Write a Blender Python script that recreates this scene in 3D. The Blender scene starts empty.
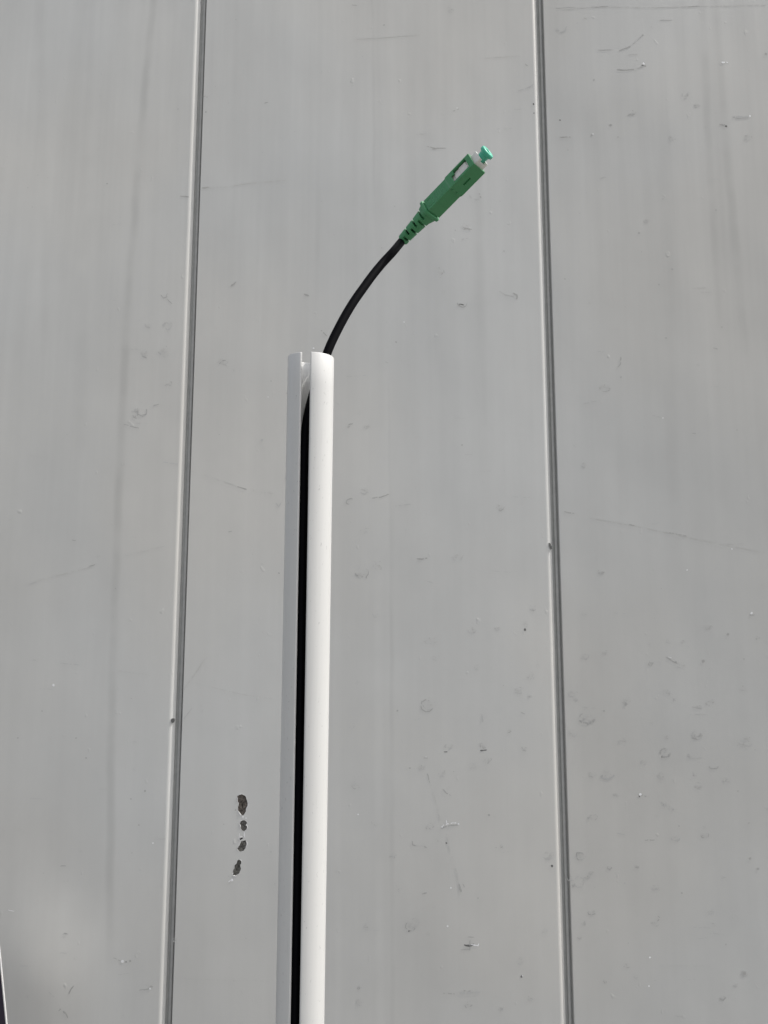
import bpy, bmesh, math, random
from mathutils import Vector, Matrix
rnd = random.Random(7)

# ------------------------------------------------------------------ camera
SC = bpy.context.scene
COL = SC.collection
FPX = 769.0
PITCH = math.radians(7.65)
CAM = Vector((0, 0, 1.5))
RIGHT = Vector((1, 0, 0))
FWD = Vector((0, math.cos(PITCH), math.sin(PITCH)))
UP = Vector((0, -math.sin(PITCH), math.cos(PITCH)))
cam_data = bpy.data.cameras.new('camera')
cam_data.sensor_fit = 'VERTICAL'
cam_data.sensor_height = 36
cam_data.lens = 36 * FPX / 1024
cam_data.clip_start = 0.01
cam_data.clip_end = 2000
cam = bpy.data.objects.new('camera', cam_data)
COL.objects.link(cam)
cam.location = CAM
cam.rotation_euler = (math.radians(90) + PITCH, 0, 0)
SC.camera = cam

# ------------------------------------------------------------------ light
SUN_EL = math.radians(55)
SUN_OFF = math.radians(6.5)          # how far the sun stands in front of the wall plane
sun_dir = Vector((math.cos(SUN_EL) * math.cos(SUN_OFF), -math.cos(SUN_EL) * math.sin(SUN_OFF), math.sin(SUN_EL)))
world = bpy.data.worlds.new('World')
SC.world = world
world.use_nodes = True
nt = world.node_tree
nt.nodes.clear()
wo = nt.nodes.new('ShaderNodeOutputWorld')
bg = nt.nodes.new('ShaderNodeBackground')
sky = nt.nodes.new('ShaderNodeTexSky')
sky.sky_type = 'NISHITA'
sky.sun_disc = False
sky.sun_elevation = SUN_EL
sky.sun_rotation = math.radians(90) + SUN_OFF
sky.air_density = 1.0
sky.dust_density = 4.0
sky.ozone_density = 1.0
bg.inputs['Strength'].default_value = 0.15
hs = nt.nodes.new('ShaderNodeHueSaturation')      # thin high haze: a paler, whiter sky
hs.inputs['Saturation'].default_value = 0.35
nt.links.new(sky.outputs[0], hs.inputs['Color'])
nt.links.new(hs.outputs[0], bg.inputs['Color'])
nt.links.new(bg.outputs[0], wo.inputs['Surface'])
sd = bpy.data.lights.new('sun', 'SUN')
sd.energy = 2.3
sd.angle = math.radians(0.53)
sd.color = (1.0, 0.965, 0.91)
sun = bpy.data.objects.new('sun', sd)
COL.objects.link(sun)
sun.location = (4, -2, 6)
sun.rotation_euler = sun_dir.to_track_quat('Z', 'Y').to_euler()
SC.view_settings.view_transform = 'Standard'
SC.view_settings.look = 'None'
SC.view_settings.exposure = 0.45
SC.view_settings.gamma = 1.0

# ------------------------------------------------------------------ helpers
WY = 2.065                                   # the wall's front plane


def ray(px, py):
    return RIGHT * ((px - 384) / FPX) + UP * ((512 - py) / FPX) + FWD


def at_depth(px, py, d):
    return CAM + ray(px, py) * d


def on_y(px, py, y=WY):
    r = ray(px, py)
    return CAM + r * ((y - CAM.y) / r.y)


def tag(o, label=None, cat=None, group=None, kind=None):
    if label: o['label'] = label
    if cat: o['category'] = cat
    if group: o['group'] = group
    if kind: o['kind'] = kind
    return o


def empty(name, loc):
    o = bpy.data.objects.new(name, None)
    COL.objects.link(o)
    o.location = loc
    o.empty_display_size = 0.02
    return o


def link_bm(name, bm, mat, parent=None, origin=None):
    """link a bmesh built in world coordinates as one mesh object"""
    me = bpy.data.meshes.new(name)
    org = Vector(origin) if origin is not None else Vector((0, 0, 0))
    if origin is not None:
        bmesh.ops.translate(bm, verts=bm.verts, vec=-org)
    bm.to_mesh(me)
    bm.free()
    for m in (mat if isinstance(mat, (list, tuple)) else [mat]):
        me.materials.append(m)
    o = bpy.data.objects.new(name, me)
    COL.objects.link(o)
    if parent is not None:
        o.parent = parent
        w = Vector((0, 0, 0))
        p = parent
        while p is not None:
            w += p.location
            p = p.parent
        o.location = org - w
    else:
        o.location = org
    return o


class NT:
    """tiny node-building helper"""
    def __init__(self, name):
        self.m = bpy.data.materials.new(name)
        self.m.use_nodes = True
        self.t = self.m.node_tree
        self.b = self.t.nodes['Principled BSDF']
        self.pos = None

    def n(self, typ, **kw):
        nd = self.t.nodes.new(typ)
        for k, v in kw.items():
            setattr(nd, k, v)
        return nd

    def put(self, sock, v):
        if isinstance(v, (int, float)):
            sock.default_value = v
        elif isinstance(v, (tuple, list)):
            sock.default_value = v
        else:
            self.t.links.new(v, sock)

    def math(self, op, a, b=None, c=None, clamp=False):
        nd = self.n('ShaderNodeMath', operation=op, use_clamp=clamp)
        self.put(nd.inputs[0], a)
        if b is not None: self.put(nd.inputs[1], b)
        if c is not None: self.put(nd.inputs[2], c)
        return nd.outputs[0]

    def smooth(self, v, lo, hi, a=0.0, b=1.0):
        nd = self.n('ShaderNodeMapRange', interpolation_type='SMOOTHSTEP')
        self.put(nd.inputs['Value'], v)
        self.put(nd.inputs['From Min'], lo)
        self.put(nd.inputs['From Max'], hi)
        self.put(nd.inputs['To Min'], a)
        self.put(nd.inputs['To Max'], b)
        return nd.outputs[0]

    def position(self):
        if self.pos is None:
            self.pos = self.n('ShaderNodeNewGeometry').outputs['Position']
        return self.pos

    def scaled(self, s, off=(0, 0, 0)):
        nd = self.n('ShaderNodeMapping')
        self.put(nd.inputs['Vector'], self.position())
        nd.inputs['Scale'].default_value = s
        nd.inputs['Location'].default_value = off
        return nd.outputs[0]

    def noise(self, vec, scale=1.0, detail=3.0, rough=0.5):
        nd = self.n('ShaderNodeTexNoise')
        self.put(nd.inputs['Vector'], vec)
        nd.inputs['Scale'].default_value = scale
        nd.inputs['Detail'].default_value = detail
        nd.inputs['Roughness'].default_value = rough
        return nd.outputs['Fac']

    def colour_times(self, rgb, f):
        nd = self.n('ShaderNodeVectorMath', operation='SCALE')
        self.put(nd.inputs[0], rgb if not isinstance(rgb, tuple) else rgb[:3])
        self.put(nd.inputs['Scale'], f)
        return nd.outputs[0]

    def bump(self, h, strength, dist, normal=None):
        nd = self.n('ShaderNodeBump')
        nd.inputs['Strength'].default_value = strength
        nd.inputs['Distance'].default_value = dist
        self.put(nd.inputs['Height'], h)
        if normal is not None: self.put(nd.inputs['Normal'], normal)
        return nd.outputs[0]

    def out(self, **kw):
        for k, v in kw.items():
            self.put(self.b.inputs[k.replace('_', ' ')], v)
        return self.m


def poly_fit(pts):
    """x = a + b z + c z^2 through three (x, z) points"""
    (x0, z0), (x1, z1), (x2, z2) = pts
    M = Matrix(((1, z0, z0 * z0), (1, z1, z1 * z1), (1, z2, z2 * z2)))
    v = M.inverted() @ Vector((x0, x1, x2))
    return v


# ------------------------------------------------------------------ materials
def wall_material():
    k = NT('grey_coated_steel')
    sep = k.n('ShaderNodeSeparateXYZ')
    k.put(sep.inputs[0], k.position())
    X, Z = sep.outputs[0], sep.outputs[2]
    f = 1.0
    # broad uneven weathering and fine runs down the panels
    broad = k.noise(k.scaled((1.3, 1, 0.8)), 1.0, 3.0, 0.55)
    run = k.noise(k.scaled((17, 1, 0.7), (3, 0, 0)), 1.0, 4.0, 0.6)
    run2 = k.noise(k.scaled((70, 1, 0.9), (1, 0, 5)), 1.0, 2.0, 0.6)
    mott = k.noise(k.scaled((14, 1, 9), (9, 0, 2)), 1.0, 4.0, 0.6)
    up = k.smooth(Z, 1.2, 3.2, 0.45, 1.0)
    f = k.math('ADD', 0.88, k.math('MULTIPLY', broad, 0.21))
    f = k.math('ADD', f, k.math('MULTIPLY', k.math('MULTIPLY', k.math('SUBTRACT', run, 0.5), 0.20), up))
    f = k.math('ADD', f, k.math('MULTIPLY', k.math('MULTIPLY', k.math('SUBTRACT', run2, 0.5), 0.035), up))
    f = k.math('ADD', f, k.math('MULTIPLY', k.math('SUBTRACT', mott, 0.5), 0.075))
    # single run-off stains that can be told apart: three pixels of their centre line, width (m), darkening
    wob = k.math('MULTIPLY', k.math('SUBTRACT', k.noise(k.scaled((1, 1, 7)), 1.0, 3.0), 0.5), 0.012)
    stains = [((153, 0), (126, 340), (112, 700), 0.016, -0.12, 0.7, 4),
              ((702, 0), (708, 130), (716, 260), 0.016, -0.09, 2.3, 4),
              ((715, 0), (725, 130), (738, 270), 0.018, -0.10, 2.25, 4),
              ((392, 600), (392, 800), (393, 1024), 0.009, -0.045, 0, 1.75),
              ((379, 600), (379, 800), (381, 1024), 0.016, 0.045, 0, 1.7),
              ((388, 340), (390, 480), (391, 640), 0.006, -0.035, 1.2, 2.2),
              ((336, 500), (337, 700), (338, 1024), 0.014, 0.03, 0, 1.8),
              ((478, 150), (480, 260), (482, 420), 0.018, -0.05, 1.9, 2.9),
              ((372, 0), (373, 60), (374, 130), 0.006, -0.05, 2.6, 4),
              ((90, 0), (86, 150), (82, 330), 0.03, -0.05, 1.9, 4),
              ((40, 0), (42, 120), (44, 260), 0.02, -0.035, 2.2, 4),
              ((430, 0), (431, 120), (433, 260), 0.03, -0.035, 2.2, 4),
              ((665, 150), (668, 300), (672, 480), 0.025, -0.045, 1.6, 3.1),
              ((320, 0), (319, 90), (318, 190), 0.012, -0.04, 2.4, 4),
              ((250, 300), (247, 500), (243, 760), 0.02, 0.02, 0.8, 2.6)]
    for p0, p1, p2, w, amt, zlo, zhi in stains:
        c = poly_fit([(on_y(*p).x, on_y(*p).z) for p in (p0, p1, p2)])
        xc = k.math('ADD', c[0], k.math('MULTIPLY', Z, c[1]))
        xc = k.math('ADD', xc, k.math('MULTIPLY', k.math('MULTIPLY', Z, Z), c[2]))
        xc = k.math('ADD', xc, wob)
        d = k.math('ABSOLUTE', k.math('SUBTRACT', X, xc))
        msk = k.smooth(d, 0.1 * w, 1.1 * w, 1.0, 0.0)
        msk = k.math('MULTIPLY', msk, k.smooth(Z, zlo - 0.12, zlo + 0.15))
        msk = k.math('MULTIPLY', msk, k.smooth(Z, zhi - 0.15, zhi + 0.15, 1.0, 0.0))
        brk = k.noise(k.scaled((3, 1, 4.5), (p0[0] * 0.1, 0, p0[0] * 0.07)), 1.0, 3.0, 0.6)
        msk = k.math('MULTIPLY', msk, k.smooth(brk, 0.28, 0.62, 0.25, 1.0))
        f = k.math('ADD', f, k.math('MULTIPLY', msk, amt))
    # the sheet to the right of the right-hand seam has weathered a shade darker
    f = k.math('MULTIPLY', f, k.smooth(X, seam_r + 0.001, seam_r + 0.009, 1.0, 0.915))
    # small rubbed specks scattered by the weather
    vo = k.n('ShaderNodeTexVoronoi')
    k.put(vo.inputs['Vector'], k.scaled((17, 1, 17), (0, 3, 0)))
    vo.inputs['Scale'].default_value = 1.0
    cs = k.n('ShaderNodeSeparateXYZ')
    k.put(cs.inputs[0], vo.outputs['Color'])
    pick = k.math('GREATER_THAN', cs.outputs[0], 0.80)
    nz = k.noise(k.scaled((260, 1, 260)), 1.0, 3.0, 0.7)
    dd = k.math('ADD', vo.outputs['Distance'], k.math('MULTIPLY', k.math('SUBTRACT', nz, 0.5), 0.34))
    speck = k.math('MULTIPLY', k.smooth(dd, 0.05, 0.16, 1.0, 0.0), pick)
    speck = k.math('MULTIPLY', speck, k.smooth(nz, 0.46, 0.60))
    f = k.math('SUBTRACT', f, k.math('MULTIPLY', speck, 0.10))
    grain = k.noise(k.scaled((420, 1, 420), (4, 0, 4)), 1.0, 2.0, 0.8)
    f = k.math('ADD', f, k.math('MULTIPLY', k.math('SUBTRACT', grain, 0.5), 0.09))
    # hue drifts slightly between warm and cool grey
    hue = k.noise(k.scaled((1.1, 1, 1.0), (20, 0, 0)), 1.0, 2.0)
    mix = k.n('ShaderNodeMix', data_type='RGBA')
    k.put(mix.inputs[0], k.smooth(hue, 0.35, 0.65))
    mix.inputs[6].default_value = (0.585, 0.576, 0.545, 1)
    mix.inputs[7].default_value = (0.578, 0.580, 0.562, 1)
    col = k.colour_times(mix.outputs[2], f)
    # sheet metal is never flat: long shallow waves, small dings, orange peel
    wave = k.noise(k.scaled((2.2, 1, 1.3), (5, 0, 1)), 1.0, 2.0, 0.4)
    n1 = k.bump(wave, 1.0, 0.012)
    dx_ = k.math('DIVIDE', k.math('SUBTRACT', X, on_y(35, 975).x), 0.13)
    dz_ = k.math('DIVIDE', k.math('SUBTRACT', Z, on_y(35, 975).z), 0.16)
    g_ = k.math('EXPONENT', k.math('MULTIPLY', k.math('ADD', k.math('MULTIPLY', dx_, dx_), k.math('MULTIPLY', dz_, dz_)), -1.0))
    n1 = k.bump(g_, 1.0, 0.016, n1)
    ding = k.noise(k.scaled((38, 1, 30), (2, 0, 7)), 1.0, 2.0, 0.5)
    n2 = k.bump(k.smooth(ding, 0.68, 0.86), 1.0, 0.0006, n1)
    fine = k.noise(k.scaled((300, 1, 220)), 1.0, 3.0, 0.6)
    n3 = k.bump(fine, 0.35, 0.0002, n2)
    rough = k.math('ADD', 0.50, k.math('MULTIPLY', mott, 0.16))
    k.b.inputs['Specular IOR Level'].default_value = 0.35
    return k.out(Base_Color=col, Roughness=rough, Normal=n3)


def simple(name, rgb, rough=0.5, var=0.1, scale=400, bump=0.0, bdist=0.0001, spec=None, sss=0.0):
    k = NT(name)
    nz = k.noise(k.scaled((scale,) * 3), 1.0, 4.0, 0.6)
    col = k.colour_times(rgb, k.math('ADD', 1 - var / 2, k.math('MULTIPLY', nz, var)))
    kw = dict(Base_Color=col, Roughness=k.math('ADD', rough - 0.05, k.math('MULTIPLY', nz, 0.1)))
    if bump:
        kw['Normal'] = k.bump(nz, bump, bdist)
    m = k.out(**kw)
    if spec is not None: k.b.inputs['Specular IOR Level'].default_value = spec
    if sss:
        k.b.inputs['Subsurface Weight'].default_value = sss
        k.b.inputs['Subsurface Radius'].default_value = (0.002, 0.003, 0.002)
        k.b.inputs['Subsurface Scale'].default_value = 0.5
    return m


seam_l = (on_y(183, 512)).x
seam_r = (on_y(552.5, 512)).x
M_wall = wall_material()
M_joint = simple('dusty_shaded_joint', (0.43, 0.43, 0.41), 0.8, 0.4, 60)  # dusty coat, coloured darker than the sheet to deepen the groove's shade
M_grime = simple('grey_grime', (0.43, 0.428, 0.41), 0.8, 0.4, 300)
M_soft = simple('faint_grime', (0.515, 0.515, 0.50), 0.7, 0.15, 300)
M_faint = simple('faint_film', (0.545, 0.540, 0.516), 0.62, 0.10, 300)
M_dark = simple('black_speck', (0.14, 0.14, 0.135), 0.8, 0.4, 300)
M_chalk = simple('chipped_pale_paint', (0.85, 0.85, 0.85), 0.5, 0.2, 300)
M_pale = simple('blistered_paint', (0.66, 0.66, 0.65), 0.5, 0.3, 200, 0.5, 0.0006)
M_core = simple('exposed_panel_core', (0.15, 0.145, 0.13), 0.9, 3.0, 170, 1.0, 0.004)
M_rust = simple('rusty_core', (0.13, 0.112, 0.095), 0.9, 3.0, 170, 1.0, 0.004)
M_pvc = simple('white_pvc', (0.61, 0.61, 0.60), 0.36, 0.06, 90, 0.05, 0.0002)
def pvc_material():
    k = NT('white_pvc')
    film = k.noise(k.scaled((60, 60, 9)), 1.0, 4.0, 0.6)
    dust = k.noise(k.scaled((900, 900, 500)), 1.0, 2.0, 0.6)
    rub = k.noise(k.scaled((700, 700, 18)), 1.0, 3.0, 0.6)
    f = k.math('ADD', 0.975, k.math('MULTIPLY', k.math('SUBTRACT', film, 0.5), 0.10))
    f = k.math('SUBTRACT', f, k.math('MULTIPLY', k.smooth(dust, 0.66, 0.76), 0.22))
    f = k.math('SUBTRACT', f, k.math('MULTIPLY', k.smooth(rub, 0.64, 0.78), 0.07))
    col = k.colour_times((0.615, 0.615, 0.60), f)
    nrm = k.bump(rub, 0.25, 0.00015)
    return k.out(Base_Color=col, Roughness=k.math('ADD', 0.30, k.math('MULTIPLY', film, 0.16)), Normal=nrm)


M_pvc = pvc_material()
M_jacket = simple('black_cable_jacket', (0.0025, 0.0025, 0.0038), 0.62, 0.8, 900, 0.25, 0.0001, 0.05)
M_green = simple('green_plastic', (0.054, 0.250, 0.100), 0.22, 0.10, 500, 0.06, 0.0001, sss=0.05)
M_boot = simple('green_rubber', (0.056, 0.255, 0.105), 0.48, 0.14, 700, 0.15, 0.0001)
M_cap = simple('mint_plastic', (0.070, 0.47, 0.32), 0.35, 0.06, 500, sss=0.1)
M_white = simple('white_plastic', (0.74, 0.73, 0.70), 0.35, 0.08, 600, sss=0.1)
M_board = simple('dark_purple_board', (0.016, 0.010, 0.024), 0.5, 0.5, 60)
M_trim = simple('pale_edge_trim', (0.55, 0.55, 0.54), 0.5, 0.2, 100)
M_ground = simple('grey_concrete', (0.155, 0.15, 0.14), 0.9, 0.5, 45, 0.6, 0.004)

# ------------------------------------------------------------------ ground
bm = bmesh.new()
vs = [bm.verts.new(p) for p in ((-400, -400, 0), (400, -400, 0), (400, 400, 0), (-400, 400, 0))]
bm.faces.new(vs)
tag(link_bm('ground', bm, M_ground), kind='structure')

# ------------------------------------------------------------------ wall of sandwich panels
H = 4.3
PITCHX = seam_r - seam_l
wall = empty('wall', (0, WY, 0))
tag(wall, 'weathered grey metal panel wall with two upright seams behind the white tube', 'wall')

# outlines of the four holes, traced where they stand on the wall
def zpx(x, y):
    return (215 + x / 9.3, 780 + y / 9.3)

holes_px = [
    [(208, 152), (228, 140), (250, 134), (270, 142), (286, 152), (290, 180), (304, 212), (304, 236), (290, 262), (286, 292), (272, 318), (256, 334), (240, 322), (230, 306), (214, 284), (210, 262), (218, 238), (220, 214), (208, 192)],
    [(238, 392), (252, 378), (272, 374), (288, 382), (298, 400), (284, 420), (299, 440), (290, 462), (268, 480), (246, 468), (234, 446), (240, 424), (232, 408)],
    [(244, 574), (262, 566), (282, 560), (290, 574), (292, 604), (282, 634), (264, 660), (236, 672), (214, 656), (208, 636), (222, 618), (230, 596)],
    [(206, 754), (226, 742), (242, 752), (240, 776), (236, 800), (240, 824), (232, 852), (214, 878), (190, 890), (168, 886), (162, 866), (170, 836), (182, 812), (184, 790), (200, 776)],
    [(230, 548), (244, 536), (258, 533), (262, 542), (250, 552), (236, 560), (228, 557)],
]
holes = []
for hp in holes_px:
    pts = []
    for i, p in enumerate(hp):
        q = hp[(i + 1) % len(hp)]
        for s in (0.0, 0.5):
            x = p[0] * (1 - s) + q[0] * s + rnd.uniform(-2.5, 2.5)
            y = p[1] * (1 - s) + q[1] * s + rnd.uniform(-2.5, 2.5)
            w = on_y(*zpx(x, y))
            pts.append((w.x, w.z))
    holes.append(pts)

# cross-section of one panel, x from its left edge, y into the wall
def prof(x_edge, deep=1.0):
    """right-hand edge of a panel: a rolled shoulder, then the joint floor with its rib"""
    pts = []
    # rolled shoulder facing right
    pts += [(x_edge - 0.0180, 0.0), (x_edge - 0.0160, 0.00012), (x_edge - 0.0140, 0.0005), (x_edge - 0.0118, 0.0013), (x_edge - 0.0096, 0.0026),
            (x_edge - 0.0074, 0.0043), (x_edge - 0.0052, 0.0061), (x_edge - 0.0034, 0.0078), (x_edge - 0.0024, 0.0094)]
    pts += [(x_edge - 0.0020, 0.0138), (x_edge + 0.0048, 0.0140), (x_edge + 0.0054, 0.0092),
            (x_edge + 0.0062, 0.0085), (x_edge + 0.0112, 0.0085), (x_edge + 0.0120, 0.0092),
            (x_edge + 0.0126, 0.0130), (x_edge + 0.0200, 0.0130)]
    return pts

def left_edge(x0):
    return [(x0 + 0.0165, 0.0240), (x0 + 0.0165, 0.0016), (x0 + 0.0170, 0.0006), (x0 + 0.0180, 0.0)]


def build_panel(x0, x1, hole_list):
    bm = bmesh.new()
    xl = x0 + 0.0180
    xr = x1 - 0.0180
    # front sheet
    outer = [(xl, 0.0), (xr, 0.0), (xr, H), (xl, H)]
    edges = []
    loops = []
    for lp in [outer] + hole_list:
        vs = [bm.verts.new((x, WY, z)) for x, z in lp]
        es = [bm.edges.new((vs[i], vs[(i + 1) % len(vs)])) for i in range(len(vs))]
        edges += es
        loops.append(vs)
    if hole_list:
        bmesh.ops.triangle_fill(bm, use_beauty=True, use_dissolve=False, edges=edges)
        # drop any triangles lying inside the holes
        def inside(px, pz, poly):
            c = False
            n = len(poly)
            for i in range(n):
                x_a, z_a = poly[i]; x_b, z_b = poly[i - 1]
                if (z_a > pz) != (z_b > pz) and px < (x_b - x_a) * (pz - z_a) / (z_b - z_a) + x_a:
                    c = not c
            return c
        bad = []
        for f in bm.faces:
            c = f.calc_center_median()
            if any(inside(c.x, c.z, h) for h in hole_list):
                bad.append(f)
        if bad:
            bmesh.ops.delete(bm, geom=bad, context='FACES')
        for vs in loops[1:]:                    # torn edge of the skin, going in
            back = [bm.verts.new((v.co.x + rnd.uniform(-.0004, .0004), WY + 0.006, v.co.z + rnd.uniform(-.0004, .0004))) for v in vs]
            for i in range(len(vs)):
                j = (i + 1) % len(vs)
                bm.faces.new((vs[i], vs[j], back[j], back[i]))
    else:
        bm.faces.new(loops[0])
    # shoulder and joint
    def strip(pts, smooth_n=0, shaded_from=99):
        lo = [bm.verts.new((x, WY + y, 0)) for x, y in pts]
        hi = [bm.verts.new((x, WY + y, H)) for x, y in pts]
        for i in range(len(pts) - 1):
            f = bm.faces.new((lo[i], lo[i + 1], hi[i + 1], hi[i]))
            f.smooth = i < smooth_n
            f.material_index = 1 if i >= shaded_from else 0  # groove faces take the colour with the shade painted in
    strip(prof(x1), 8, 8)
    strip(left_edge(x0), 0)
    # back, top
    vs = [bm.verts.new(p) for p in ((x0 + 0.0165, WY + 0.05, 0), (x1 + 0.0165, WY + 0.05, 0), (x1 + 0.0165, WY + 0.05, H), (x0 + 0.0165, WY + 0.05, H))]
    bm.faces.new(vs)
    vs = [bm.verts.new(p) for p in ((x0 + 0.0165, WY + 0.012, H), (x1 + 0.0165, WY + 0.012, H), (x1 + 0.0165, WY + 0.05, H), (x0 + 0.0165, WY + 0.05, H))]
    bm.faces.new(vs)
    bmesh.ops.recalc_face_normals(bm, faces=bm.faces)
    for f in bm.faces:                          # open sheets: make them face the viewer
        if f.normal.y > 0.3 and f.calc_center_median().y < WY + 0.03:
            f.normal_flip()
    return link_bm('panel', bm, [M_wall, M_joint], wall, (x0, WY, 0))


panels = []
for i in range(-2, 3):
    x0 = seam_l + i * PITCHX
    panels.append(build_panel(x0, x0 + PITCHX, holes if i == 0 else []))
p_left, p_mid, p_right = panels[1], panels[2], panels[3]

# what shows inside each hole
for n, h in enumerate(holes):
    bm = bmesh.new()
    cx = sum(p[0] for p in h) / len(h); cz = sum(p[1] for p in h) / len(h)
    rings = []
    for s, dy in ((1.2, 0.0036), (0.8, 0.0026), (0.45, 0.0016), (0.2, 0.0030)):
        rings.append([bm.verts.new((cx + (x - cx) * s + rnd.uniform(-.0007, .0007), WY + dy + rnd.uniform(-.0012, .0008),
                                    cz + (z - cz) * s + rnd.uniform(-.0007, .0007))) for x, z in h])
    c = bm.verts.new((cx, WY + 0.0024, cz))
    N = len(h)
    for a, b in zip(rings[:-1], rings[1:]):
        for i in range(N):
            bm.faces.new((a[i], a[(i + 1) % N], b[(i + 1) % N], b[i]))
    for i in range(N):
        bm.faces.new((rings[-1][i], rings[-1][(i + 1) % N], c))
    bmesh.ops.recalc_face_normals(bm, faces=bm.faces)
    if sum(f.normal.y for f in bm.faces) > 0:
        for f in bm.faces: f.normal_flip()
    link_bm('torn_hole', bm, M_rust if n == 0 else M_core, p_mid, (cx, WY, cz))
    # curled, blistered paint round the edge
    bm = bmesh.new()
    prev = None
    first = None
    for i, (x, z) in enumerate(h):
        d = Vector((x - cx, z - cz))
        d = d / max(d.length, 1e-6)
        wv = 0.0006 + 0.0026 * max(0.0, math.sin(i * 0.55 + n * 1.7)) * rnd.uniform(0.5, 1.3)
        row = [bm.verts.new((x, WY + 0.0004, z)),
               bm.verts.new((x + d.x * wv * 0.45, WY - wv * 0.3, z + d.y * wv * 0.45)),
               bm.verts.new((x + d.x * wv, WY + 0.0002, z + d.y * wv))]
        if prev:
            for a in range(2):
                bm.faces.new((prev[a], row[a], row[a + 1], prev[a + 1]))
        else:
            first = row
        prev = row
    for a in range(2):
        bm.faces.new((prev[a], first[a], first[a + 1], prev[a + 1]))
    for f in bm.faces:
        f.smooth = True
        if f.normal.length == 0: f.normal_update()
    bmesh.ops.recalc_face_normals(bm, faces=bm.faces)
    link_bm('peeling_rim', bm, M_pale, p_mid, (cx, WY, cz))

# ------------------------------------------------------------------ marks on the panels
class Marks:
    def __init__(self, panel):
        self.panel = panel
        self.bm = bmesh.new()
        self.k = 0

    def ribbon(self, pts, w, mat, breaks=0.0):
        """irregular thin mark; pts in photo pixels where the mark was seen, w in pixels"""
        span = math.hypot(pts[-1][0] - pts[0][0], pts[-1][1] - pts[0][1])
        if mat == 1 and span > 22:             # the long hairlines are only just visible
            mat, breaks = 4, max(breaks, 0.38)
        P = []
        for i in range(len(pts) - 1):
            a, b = pts[i], pts[i + 1]
            L = math.hypot(b[0] - a[0], b[1] - a[1])
            n = max(1, int(L / 1.6))
            for j in range(n):
                t = j / n
                P.append((a[0] + (b[0] - a[0]) * t, a[1] + (b[1] - a[1]) * t))
        P.append(pts[-1])
        self.k += 1
        y = WY - 0.0004 - 0.00002 * (self.k % 17)
        last = None
        for i, p in enumerate(P):
            q = P[min(i + 1, len(P) - 1)]; o = P[max(i - 1, 0)]
            dx, dy = q[0] - o[0], q[1] - o[1]
            l = math.hypot(dx, dy) or 1
            nx, ny = -dy / l, dx / l
            ww = w * (0.5 if i in (0, len(P) - 1) else rnd.uniform(0.6, 1.25)) / 2
            jx, jy = rnd.uniform(-.25, .25), rnd.uniform(-.25, .25)
            a = on_y(p[0] + jx + nx * ww, p[1] + jy + ny * ww, y)
            b = on_y(p[0] + jx - nx * ww, p[1] + jy - ny * ww, y)
            cur = (self.bm.verts.new(a), self.bm.verts.new(b))
            if last is not None and rnd.random() > breaks:
                f = self.bm.faces.new((last[0], last[1], cur[1], cur[0]))
                f.material_index = mat
                f.normal_update()
                if f.normal.y > 0: f.normal_flip()
            last = cur

    def arc(self, cx, cy, rx, ry, a0, a1, w, mat, breaks=0.2):
        n = 7
        self.ribbon([(cx + rx * math.cos(math.radians(a0 + (a1 - a0) * i / n)) + rnd.uniform(-.75, .75),
                      cy + ry * math.sin(math.radians(a0 + (a1 - a0) * i / n)) + rnd.uniform(-.75, .75)) for i in range(n + 1)], w, mat, breaks)

    def dot(self, x, y, r, mat):
        self.k += 1
        yy = WY - 0.0005 - 0.00002 * (self.k % 17)
        vs = []
        for i in range(7):
            a = -i * 2 * math.pi / 7
            rr = r * rnd.uniform(0.65, 1.2)
            vs.append(self.bm.verts.new(on_y(x + rr * math.cos(a), y + rr * math.sin(a), yy)))
        f = self.bm.faces.new(vs)
        f.material_index = mat
        f.normal_update()
        if f.normal.y > 0: f.normal_flip()

    def smudge(self, x, y, r, n=5):
        """faint broken half-ring with crumbs, like a dried splash"""
        for _ in range(4):
            xx, yy = x + rnd.uniform(-.7, .7) * r, y + rnd.uniform(-.6, .6) * r
            self.ribbon([(xx, yy), (xx + rnd.uniform(-.5, .5) * r, yy + rnd.uniform(-.3, .3) * r)], r * rnd.uniform(.15, .4), 4)
        a0 = rnd.uniform(-30, 60)
        self.arc(x, y, r, r * rnd.uniform(.6, 1), a0, a0 + rnd.uniform(120, 220), rnd.uniform(.45, .8), 0 if rnd.random() < .3 else 1, 0.35)
        for _ in range(n):
            a = rnd.uniform(0, 6.28); q = r * rnd.uniform(.2, 1.2)
            xx, yy = x + q * math.cos(a), y + q * math.sin(a) * .8
            if rnd.random() < 0.5:
                self.dot(xx, yy, rnd.uniform(.25, .6), rnd.choice((0, 1, 1)))
            else:
                self.ribbon([(xx, yy), (xx + rnd.uniform(-2.5, 2.5), yy + rnd.uniform(-.8, .8))], rnd.uniform(.4, .8), rnd.choice((0, 1, 1)))

    def done(self):
        mats = [M_grime, M_soft, M_dark, M_chalk, M_faint]
        if self.panel is p_right:
            mats = [simple('grey_grime_dark_sheet', (0.415, 0.412, 0.395), 0.8, 0.4, 300), simple('faint_grime_dark_sheet', (0.475, 0.475, 0.46), 0.7, 0.15, 300),
                    M_dark, M_chalk, simple('faint_film_dark_sheet', (0.503, 0.499, 0.477), 0.62, 0.10, 300)]
        o = link_bm('scuff_marks', self.bm, mats, self.panel, (self.panel.location.x, WY, 0))
        o['kind'] = 'stuff'


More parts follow.
